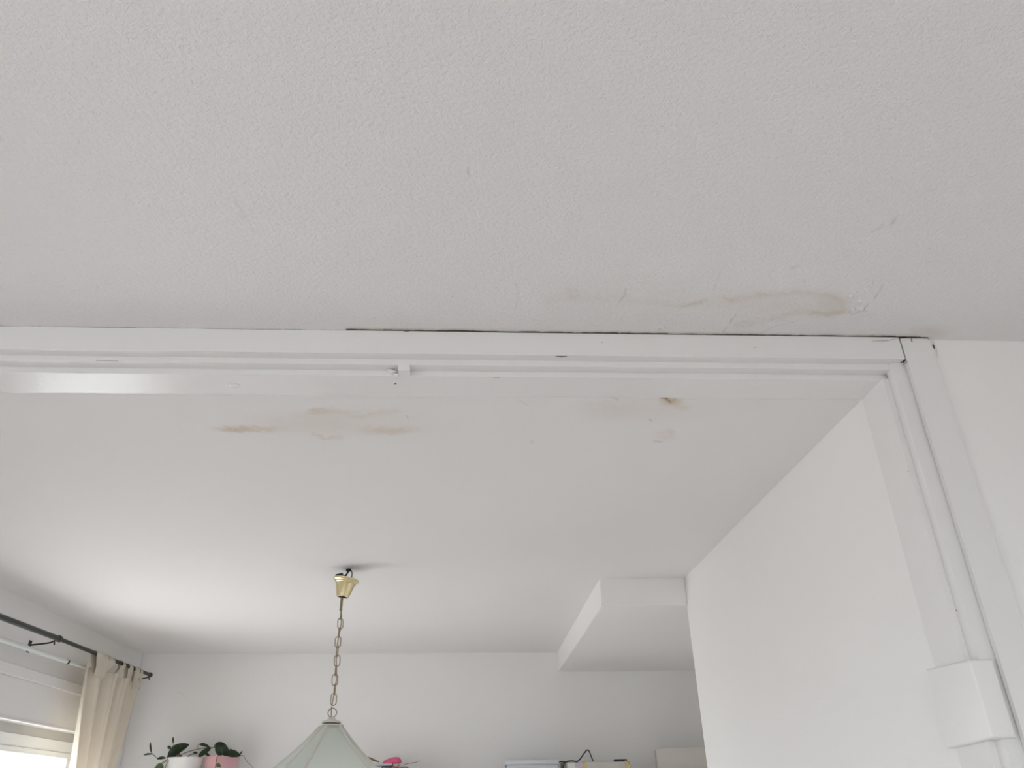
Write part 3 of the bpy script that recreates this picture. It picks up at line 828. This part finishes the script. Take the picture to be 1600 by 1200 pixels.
XP = -2.235
pa = at(0, XP, -60, 978); pb = at(0, XP, 105, 1034); pc = at(0, XP, 137, 1044)
rail = thing('curtain_rail', 'white tubular curtain rail below the dark rod', 'curtain rail', (XP, 4.4, 2.24))
tube('rail_tube', [pa, pb], .0125, M['rail'], rail, 14)
tube('rail_tube', [pb + (pc - pb) * .06, pc + (pc - pb) * .6], .009, M['rail'], rail, 12)
bm = bmesh.new(); add_tube(bm, [pb - (pc - pb).normalized() * .012, pb + (pc - pb).normalized() * .008], .0135, 12); obj('end_ring', bm, M['black'], rail, smooth=True, sharp=40)
for yy in (pa.y + .25,):
    pr = pa + (pb - pa) * ((yy - pa.y) / (pb.y - pa.y))
    tube('holder', [pr + Vector((0, 0, -.011)), pr + Vector((-.03, 0, -.018)), (XW + .001, yy, pr.z - .018)], .004, M['rail'], rail, 8, 4)

cur = thing('curtain', 'cream tab-top curtain gathered at the right end of the rod', 'curtain', (XR, 5.1, 0.05))


def rod_pt(y): return ra + (rb - ra) * ((y - ra.y) / (rb.y - ra.y))


YT0, YT1 = at(0, XR, 128, 1040).y, at(0, XR, 221, 1060).y
NU, NV = 150, 60
ZT = 2.262
PTS = []
for j in range(NV + 1):
    t = j / NV; zz = ZT - t * (ZT - .06) if j else ZT
    l0 = np.interp(zz, [0, .9, 1.1, 1.73, 2.262], [YT0 + .20, YT0 + .22, YT0 + .24, YT0 + .16, YT0 - .0])
    l1 = np.interp(zz, [0, .9, 1.1, 1.73, 2.262], [YT0 + .45, YT0 + .30, YT0 + .28, YT1 - .19, YT1 + .01])
    row = []
    for i in range(NU + 1):
        s_ = i / NU
        ph = s_ * 2 * math.pi * 4.6 + 1.0 + .5 * math.sin(s_ * 9)
        amp = .024 + .022 * min(1, t * 3)
        x_ = XR + amp * math.sin(ph) + .012 * math.sin(ph * 2.1 + t * 2) + .006 * noise.noise(Vector((s_ * 6, t * 3, 1)))
        y_ = l0 + (l1 - l0) * s_ + .012 * math.cos(ph) * min(1, .3 + t)
        x_ = XR + (x_ - XR) * min(1, .25 + 5 * s_) + .012 * max(0, 1 - 6 * s_)
        row.append((x_, y_, zz - (.012 * (1 - abs(math.sin(ph * .5))) if j == 0 else 0)))
    PTS.append(row)
bm = bmesh.new(); V = [[bm.verts.new(p) for p in row] for row in PTS]
for j in range(NV):
    for i in range(NU): bm.faces.new((V[j][i], V[j][i + 1], V[j + 1][i + 1], V[j + 1][i]))
panel = obj('curtain_panel', bm, M['cloth'], cur, smooth=True)
bm = bmesh.new(); V = [[bm.verts.new((p[0] + .0035, p[1], p[2] + (.001 if j == 0 else 0))) for p in PTS[jj]] for j, jj in enumerate((0, 1))]
for i in range(NU): bm.faces.new((V[0][i], V[0][i + 1], V[1][i + 1], V[1][i]))
hem = obj('heading_band', bm, M['cloth'], panel, smooth=True)
# tabs looped over the rod: one strip each, from the front of the heading over the rod and down behind it
for y0_px in (147, 157, 167, 188, 200.5, 211, 218):
    yc = at(0, XR, y0_px, 1047).y; pr = rod_pt(yc)
    s_ = min(max((yc - YT0) / (YT1 - YT0), 0), 1); i0 = int(s_ * NU)
    base = Vector(PTS[0][i0]); wt = .085 if y0_px < 175 else .058
    path = [base + Vector((.006, 0, -.045)), base + Vector((.008, 0, .0)), pr + Vector((.019, 0, -.018)), pr + Vector((.0155, 0, .004)), pr + Vector((0, 0, .0165)), pr + Vector((-.0155, 0, .002)), pr + Vector((-.012, 0, -.03)), base + Vector((-.006, 0, -.03))]
    path = spline(path, 4); bm = bmesh.new(); rows = []
    for k, p in enumerate(path):
        f_ = 1 + .35 * abs(k / len(path) - .5)
        rows.append([bm.verts.new(p + Vector((.004 * math.sin(3 * u_ + yc * 40), wt * f_ * (u_ - .5), 0))) for u_ in (0, .25, .5, .75, 1)])
    for k in range(len(rows) - 1):
        for u_ in range(4): bm.faces.new((rows[k][u_], rows[k][u_ + 1], rows[k + 1][u_ + 1], rows[k + 1][u_]))
    obj('tab', bm, M['cloth'], cur, smooth=True)

# ------------------------------------------------------------------ shelf along the back wall and what stands on it
ZS = 1.655
sh = thing('wall_shelf', 'white wall shelf just below the picture edge carrying pots and boxes', 'shelf', (0, 5.75, ZS))
bm = bmesh.new(); add_prism(bm, [(-2.15, 5.58), (1.95, 5.62), (1.95, yback(1.95) - .002), (-2.15, yback(-2.15) - .002)], ZS - .022, ZS); obj('board', bm, M['shelf'], sh)
for xx in (-1.9, -.9, .1, 1.1, 1.85):
    bm = bmesh.new(); add_box(bm, xx - .012, xx + .012, 5.66, yback(xx) - .002, ZS - .045, ZS - .022, .002); add_box(bm, xx - .012, xx + .012, yback(xx) - .02, yback(xx) - .002, ZS - .2, ZS - .045, .002)
    obj('bracket', bm, M['shelf'], sh)


def leaf(parent, base, tip, wid, m, Y, curl=.25, off=(0, 0), name='leaf', dy=0.0):
    """pointed oval leaf folded along its midrib, between two photo points at depth Y"""
    a = at(1, Y + off[0], *base); b = at(1, Y + off[1], *tip)
    ax_ = (b - a); L_ = ax_.length; t = ax_.normalized(); toward = Vector((0, -1, 0.25)).normalized()
    side = t.cross(toward).normalized(); up = side.cross(t).normalized()
    if up.dot(toward) < 0: up = -up
    n = 8; bm = bmesh.new(); rows = []
    for i in range(n + 1):
        k = i / n; w_ = wid / 2 * (math.sin(math.pi * min(1, k * .93 + .035)) ** .75) * (1 - .15 * k)
        if i in (0, n): w_ = wid * .02
        c_ = a + ax_ * k + up * (curl * L_ * math.sin(math.pi * k) * .5)
        rows.append([bm.verts.new(c_ + side * w_ * s_ + up * (abs(s_) * w_ * .25)) for s_ in (-1, -.5, 0, .5, 1)])
    for i in range(n):
        for j in range(4): bm.faces.new((rows[i][j], rows[i][j + 1], rows[i + 1][j + 1], rows[i + 1][j]))
    r = bmesh.ops.solidify(bm, geom=bm.faces[:], thickness=.0012)
    return obj(name, bm, m, parent, smooth=True, sharp=50)


def stem(parent, pts, Y, r=.0022, m=None, name='stem'):
    P = [at(1, Y + (q[2] if len(q) > 2 else 0), q[0], q[1]) for q in pts]
    return tube(name, P, r, m or M['stem'], parent, 6, 5)


# white round pot
YP = 5.755
l_ = at(1, YP, 262.5, 1184); r_ = at(1, YP, 318, 1184)
cx, R_ = (l_.x + r_.x) / 2, (r_.x - l_.x) / 2; zt = (l_.z + r_.z) / 2
p1 = thing('potted_plant', 'trailing plant with dark leaves in a round white pot', 'plant', (cx, YP, ZS))
bm = bmesh.new(); add_lathe(bm, [(R_ * .80, 0), (R_ * .84, .004), (R_, zt - ZS - .006), (R_, zt - ZS), (R_ - .007, zt - ZS), (R_ - .010, zt - ZS - .02), (R_ * .75, .02)], 40, Matrix.Translation((cx, YP, ZS)))
obj('pot', bm, M['white_pot'], p1, smooth=True, sharp=35)
bm = bmesh.new(); add_lathe(bm, [(R_ - .02, 0), (R_ - .012, .012), (R_ * .5, .02), (.01, .024)], 24, Matrix.Translation((cx, YP, zt - .024))); obj('soil', bm, M['soil'], p1, smooth=True)
YL = YP - .03
leaf(p1, (261, 1184), (296, 1163), .075, M['leaf'], YL, .35)
leaf(p1, (268, 1182), (287, 1166), .06, M['leaf'], YL + .03, .4)
leaf(p1, (277, 1182), (282, 1163), .020, M['leaf_light'], YL - .02, .1)
leaf(p1, (267, 1170), (262, 1166), .022, M['leaf'], YL, .2)
leaf(p1, (271, 1162), (270.5, 1151), .013, M['leaf'], YL, .2)
stem(p1, [(268, 1183), (270, 1172), (271, 1160)], YL, .0014, M['leaf'])
leaf(p1, (237, 1177), (235, 1159), .014, M['leaf'], YL, .3)
stem(p1, [(262, 1184), (250, 1186), (242, 1182), (237, 1176)], YL, .0016)
leaf(p1, (239, 1178), (224, 1180), .013, M['leaf'], YL, .3)
stem(p1, [(245, 1185), (241, 1180), (238, 1178)], YL, .0013)
leaf(p1, (259, 1184), (245, 1186), .020, M['leaf'], YL - .02, .3)
stem(p1, [(266, 1184), (256, 1190), (246, 1197), (238, 1203)], YL - .04, .0022)
stem(p1, [(270, 1184), (262, 1188), (254, 1194), (246, 1204)], YL - .03, .0020)
stem(p1, [(272, 1184), (266, 1186), (260, 1194), (257, 1204)], YL - .05, .0018)
leaf(p1, (256, 1199), (243, 1198), .045, M['leaf_light'], YL - .07, .3)
stem(p1, [(261, 1183), (270, 1182), (284, 1181)], YL, .005)
stem(p1, [(284, 1184), (280, 1178), (276, 1183)], YL, .004)
stem(p1, [(289, 1185), (297, 1180), (304, 1176)], YL, .0013, M['leaf'])
leaf(p1, (302, 1176), (309, 1177), .016, M['leaf'], YL, .2)

# pink square pot standing corner on
YQ = 5.745
c0 = at(1, YQ - .09, 338.5, 1181); a0_ = at(1, YQ, 320.5, 1181); b0_ = at(1, YQ + .02, 374.5, 1181)
c0 = Vector((c0.x, a0_.y - .075, 0)); c0.x = at(1, c0.y, 338.5, 1181).x
zt2 = at(1, c0.y + .04, 345, 1181).z
A_ = Vector((a0_.x, a0_.y, 0)); v1 = (A_ - c0); perp = Vector((-v1.y, v1.x, 0)).normalized() * -1
B_ = Vector((b0_.x, b0_.y - .0, 0)); 
corners = [c0, B_, B_ + v1, A_]
p2 = thing('potted_plant', 'trailing plant with arching dark leaves in a square pink pot', 'plant', (sum(c.x for c in corners) / 4, sum(c.y for c in corners) / 4, ZS))
bm = bmesh.new(); cen = (c0 + B_ + B_ + v1 + A_) / 4
lo = [bm.verts.new((*(cen + (c - cen) * .84).xy, ZS)) for c in corners]; hi = [bm.verts.new((c.x, c.y, zt2)) for c in corners]
hi2 = [bm.verts.new((*(cen + (c - cen) * .93).xy, zt2)) for c in corners]; lo2 = [bm.verts.new((*(cen + (c - cen) * .80).xy, ZS + .01)) for c in corners]
for i in range(4):
    j = (i + 1) % 4
    bm.faces.new((lo[i], lo[j], hi[j], hi[i])); bm.faces.new((hi[i], hi[j], hi2[j], hi2[i])); bm.faces.new((hi2[i], hi2[j], lo2[j], lo2[i]))
bm.faces.new(lo[::-1]); bm.faces.new(lo2)
bmesh.ops.bevel(bm, geom=bm.edges[:], offset=.0025, segments=2, affect='EDGES')
obj('pot', bm, M['pink_pot'], p2)
bm = bmesh.new(); add_prism(bm, [(cen + (c - cen) * .87).xy[:] for c in corners], zt2 - .05, zt2 - .012); obj('soil', bm, M['soil'], p2)
YL = c0.y + .05
stem(p2, [(283, 1179), (296, 1174), (312, 1170), (328, 1168), (342, 1170), (346, 1182)], YL, .0024)
stem(p2, [(309, 1170), (309, 1165), (312, 1162)], YL, .0014)
leaf(p2, (311, 1163), (328.5, 1168), .022, M['leaf'], YL, .6)
stem(p2, [(290, 1184), (296, 1180), (306, 1177)], YL + .02, .0013, M['leaf'])
leaf(p2, (330, 1169), (309, 1184), .040, M['leaf'], YL, .25)
leaf(p2, (320, 1177), (328, 1181), .018, M['leaf'], YL, .2)
leaf(p2, (345, 1182), (341, 1159), .055, M['leaf'], YL - .02, .2)
leaf(p2, (337, 1161), (358, 1181), .070, M['leaf'], YL + .0, .35)
leaf(p2, (334, 1169), (338, 1161), .010, M['leaf_light'], YL - .03, .2)
leaf(p2, (354, 1178), (376, 1181), .050, M['leaf'], YL, .5)
leaf(p2, (358, 1176), (362, 1170), .020, M['leaf_light'], YL + .05, .2)
leaf(p2, (374, 1181), (379, 1173), .012, M['leaf'], YL, .2)
stem(p2, [(373, 1181), (380, 1181), (385, 1189), (392, 1196), (398, 1203)], YL, .0018, M['leaf_light'])
stem(p2, [(340, 1181), (338, 1190), (336, 1203)], c0.y - .012, .0028, M['stem'])  # no real stem: dark strip painting in the shadow down the pot's corner
leaf(p2, (338, 1194), (345, 1198), .024, M['leaf_light'], c0.y - .02, .3)

# open plastic tray with coloured bits, pink cloth on top
YT = 5.74
a_ = at(1, YT, 585, 1191); b_ = at(1, YT, 641, 1195)
ztray = at(1, YT, 600, 1192.5).z
tray = thing('storage_tray', 'low grey plastic box with coloured odds and ends beside the lamp shade', 'box', ((a_.x + b_.x) / 2, YT + .08, ZS))
bm = bmesh.new()
xm = at(1, YT, 626, 1192).x
add_box(bm, a_.x, b_.x, YT, YT + .16, ZS, ZS + .035, .003)
obj('base', bm, M['tray'], tray)
box('lid', a_.x, at(1, YT, 613, 1193).x, YT - .004, YT + .164, ztray - .016, ztray, M['tray'], tray, bevel=.003)
box('grey_block', at(1, YT, 596, 1197).x, at(1, YT, 611, 1197).x, YT + .004, YT + .1, ZS + .035, at(1, YT, 603, 1197).z, M['grey_toy'], tray, bevel=.004)
box('red_block', at(1, YT, 611.5, 1198).x, at(1, YT, 621, 1198).x, YT + .004, YT + .1, ZS + .035, at(1, YT, 615, 1197.5).z, M['red_toy'], tray, bevel=.004)
box('cream_block', at(1, YT, 613.5, 1193).x, at(1, YT, 622, 1193).x, YT + .02, YT + .12, at(1, YT, 615, 1197.5).z, at(1, YT, 618, 1192.5).z, M['cream'], tray, bevel=.003)
box('green_block', at(1, YT, 622, 1198).x, at(1, YT, 637, 1198).x, YT + .004, YT + .1, ZS + .035, at(1, YT, 630, 1197.5).z, M['green_toy'], tray, bevel=.006)
bm = bmesh.new(); bmesh.ops.create_icosphere(bm, subdivisions=4, radius=1)
pc_ = at(1, YT + .05, 613.5, 1188)
for v in bm.verts:
    d_ = v.co.copy(); n_ = .10 * noise.noise(d_ * 1.5) + .07 * noise.noise(d_ * 5)
    v.co = Vector((pc_.x + d_.x * .062 * (1 + n_) + .006 * d_.z, pc_.y + d_.y * .045 * (1 + n_), max(ztray + .0005, ztray + .002 + (d_.z + .15) * .030 * (1 + n_) * (1 + .25 * d_.x))))
tag(obj('folded_cloth', bm, M['pink'], smooth=True), 'crumpled bright pink cloth lying on the grey plastic box', 'cloth')
tw = tube('dry_twig', [at(1, YT + .03, 576, 1183), at(1, YT + .03, 583.5, 1187.5), at(1, YT + .05, 593, 1191)], [.003, .0075, .002], M['stem'], None, 7)
tag(tw, 'short brown dried twig at the right edge of the lamp shade', 'twig')
tw = tube('dry_twig', [at(1, YT + .06, 630, 1196), at(1, YT + .06, 638, 1193), at(1, YT + .06, 648, 1191.6), at(1, YT + .06, 656, 1188.5)], [.0014, .0016, .0018, .0008], M['stem'], None, 6, 4)
tag(tw, 'thin dark twig pointing right from the coloured odds and ends', 'twig')

# milky storage box with lid
YC = 5.72
a_ = at(1, YC, 789, 1188); b_ = at(1, YC, 875, 1187); zt3 = (a_.z + b_.z) / 2 + .004
bn = thing('storage_box', 'milky plastic storage box with rounded lid under the back wall', 'box', ((a_.x + b_.x) / 2, YC + .1, ZS))
bm = bmesh.new(); add_box(bm, a_.x + .012, b_.x - .006, YC + .008, YC + .215, ZS, zt3 - .03, .012, 3)
for v in bm.verts:
    if v.co.z < ZS + .02: v.co.x += (-1 if v.co.x > (a_.x + b_.x) / 2 else 1) * .01
obj('body', bm, M['bin'], bn, smooth=True, sharp=40)
bm = bmesh.new(); add_box(bm, a_.x, b_.x, YC, YC + .223, zt3 - .034, zt3, .014, 4); obj('lid', bm, M['bin'], bn, smooth=True, sharp=40)
box('lid_clip', a_.x - .010, a_.x + .004, YC + .06, YC + .13, zt3 - .06, zt3 - .016, M['bin'], bn, bevel=.004)

# pale box with two yellow bands, a cable and a black bar on it
YD = 5.70
a_ = at(1, YD, 886, 1191); b_ = at(1, YD, 984, 1191); zt4 = at(1, YD, 935, 1190.5).z
pk = thing('carton', 'pale printed carton with two yellow bands standing under the back wall', 'box', ((a_.x + b_.x) / 2, YD + .1, ZS))
box('body', a_.x, b_.x, YD, YD + .2, ZS, zt4, M['card'], pk, bevel=.003)
box('printed_patch', a_.x + .001, at(1, YD, 899, 1195).x, YD - .0015, YD + .0, ZS + .002, zt4 - .002, M['white_card'], pk)
box('printed_patch', at(1, YD, 899, 1195).x + .001, at(1, YD, 911, 1195).x, YD - .0015, YD + .0, ZS + .002, zt4 - .002, M['lilac'], pk)
xb = at(1, YD, 913.8, 1195).x
bm = bmesh.new(); add_box(bm, xb - .0085, xb + .0085, YD - .004, YD - .0002, ZS, zt4 + .004, .001); add_box(bm, xb - .0085, xb + .0085, YD - .004, YD + .2, zt4 + .0002, zt4 + .004, .001)
obj('band', bm, M['yellow'], pk)
xb = at(1, YD, 980, 1195).x
bm = bmesh.new(); add_tube(bm, spline([at(1, YD - .006, 976, 1190), at(1, YD - .008, 980, 1192), at(1, YD - .008, 983, 1197), at(1, YD - .008, 984.5, 1204)], 4), .008, 8); obj('band', bm, M['yellow'], pk, smooth=True)
gb = box('small_tin', at(1, YD + .05, 877.5, 1195).x, at(1, YD + .05, 885.3, 1195).x, YD + .05, YD + .12, ZS, at(1, YD + .05, 880, 1191.5).z, M['green_print'], bevel=.002)
tag(gb, 'narrow dull green box squeezed between the milky box and the pale carton', 'box')
cb = thing('cable', 'black cable looping up over the pale carton', 'cable', (xb - .3, YD, zt4))
def cpt(x, y, dy=0): return at(1, YD - .004 + dy, x, y)
tube('cord', [cpt(879.5, 1203), cpt(879.8, 1197), cpt(882.5, 1192), cpt(888, 1189.6), cpt(895, 1189.2), cpt(901.5, 1190), cpt(906, 1186.5), cpt(912, 1178), cpt(917, 1172.2), cpt(920.5, 1173.8), cpt(923.5, 1181.5), cpt(927, 1189.6)], .0042, M['rubber'], cb, 8, 6)
tube('cord_end', [cpt(873.5, 1191, -.004), cpt(877, 1190.2, -.004), cpt(883, 1190.8, -.008)], .0042, M['rubber'], cb, 8, 5)
q0 = at(1, YD + .02, 959, 1188); q1 = at(1, YD + .02, 979, 1188)
bar = box('black_bar', q0.x, q1.x, YD - .001, YD + .03, zt4 + .0005, zt4 + .0145, M['rubber'], bevel=.004, seg=3)
tag(bar, 'short flat black bar lying on the right end of the pale carton', 'bar')

# beige cabinet-like box in the recess
YE = 5.70
c_ = at(1, YE, 1025, 1169.7)
ang = math.radians(9); ux = Vector((math.cos(ang), -math.sin(ang), 0)) if False else Vector((math.cos(ang * .6), -math.sin(ang * .6), 0)); uy = Vector((math.sin(ang) * 1.0, math.cos(ang), 0))
bxp = [(c_.xy[:]), (Vector(c_) + ux * .50).xy[:], (Vector(c_) + ux * .50 + uy * .20).xy[:], (Vector(c_) + uy * .20).xy[:]]
bm = bmesh.new(); add_prism(bm, bxp, ZS, c_.z)
for v in bm.verts:
    if v.co.z > ZS + .05: v.co.z += (v.co.x - c_.x) * .02
bmesh.ops.bevel(bm, geom=bm.edges[:], offset=.004, segments=2, affect='EDGES')
bb = thing('carton', 'large beige box partly hidden behind the bright right wall', 'box', (c_.x + .2, c_.y + .1, ZS))
obj('body', bm, M['beige'], bb)
bm = bmesh.new(); pl = Vector(c_)
add_prism(bm, [(pl - uy * .002).xy[:], (pl - uy * .002 + ux * .5).xy[:], (pl + ux * .5).xy[:], pl.xy[:]], c_.z - .030, c_.z - .004); obj('lid_flap', bm, M['beige'], bb)
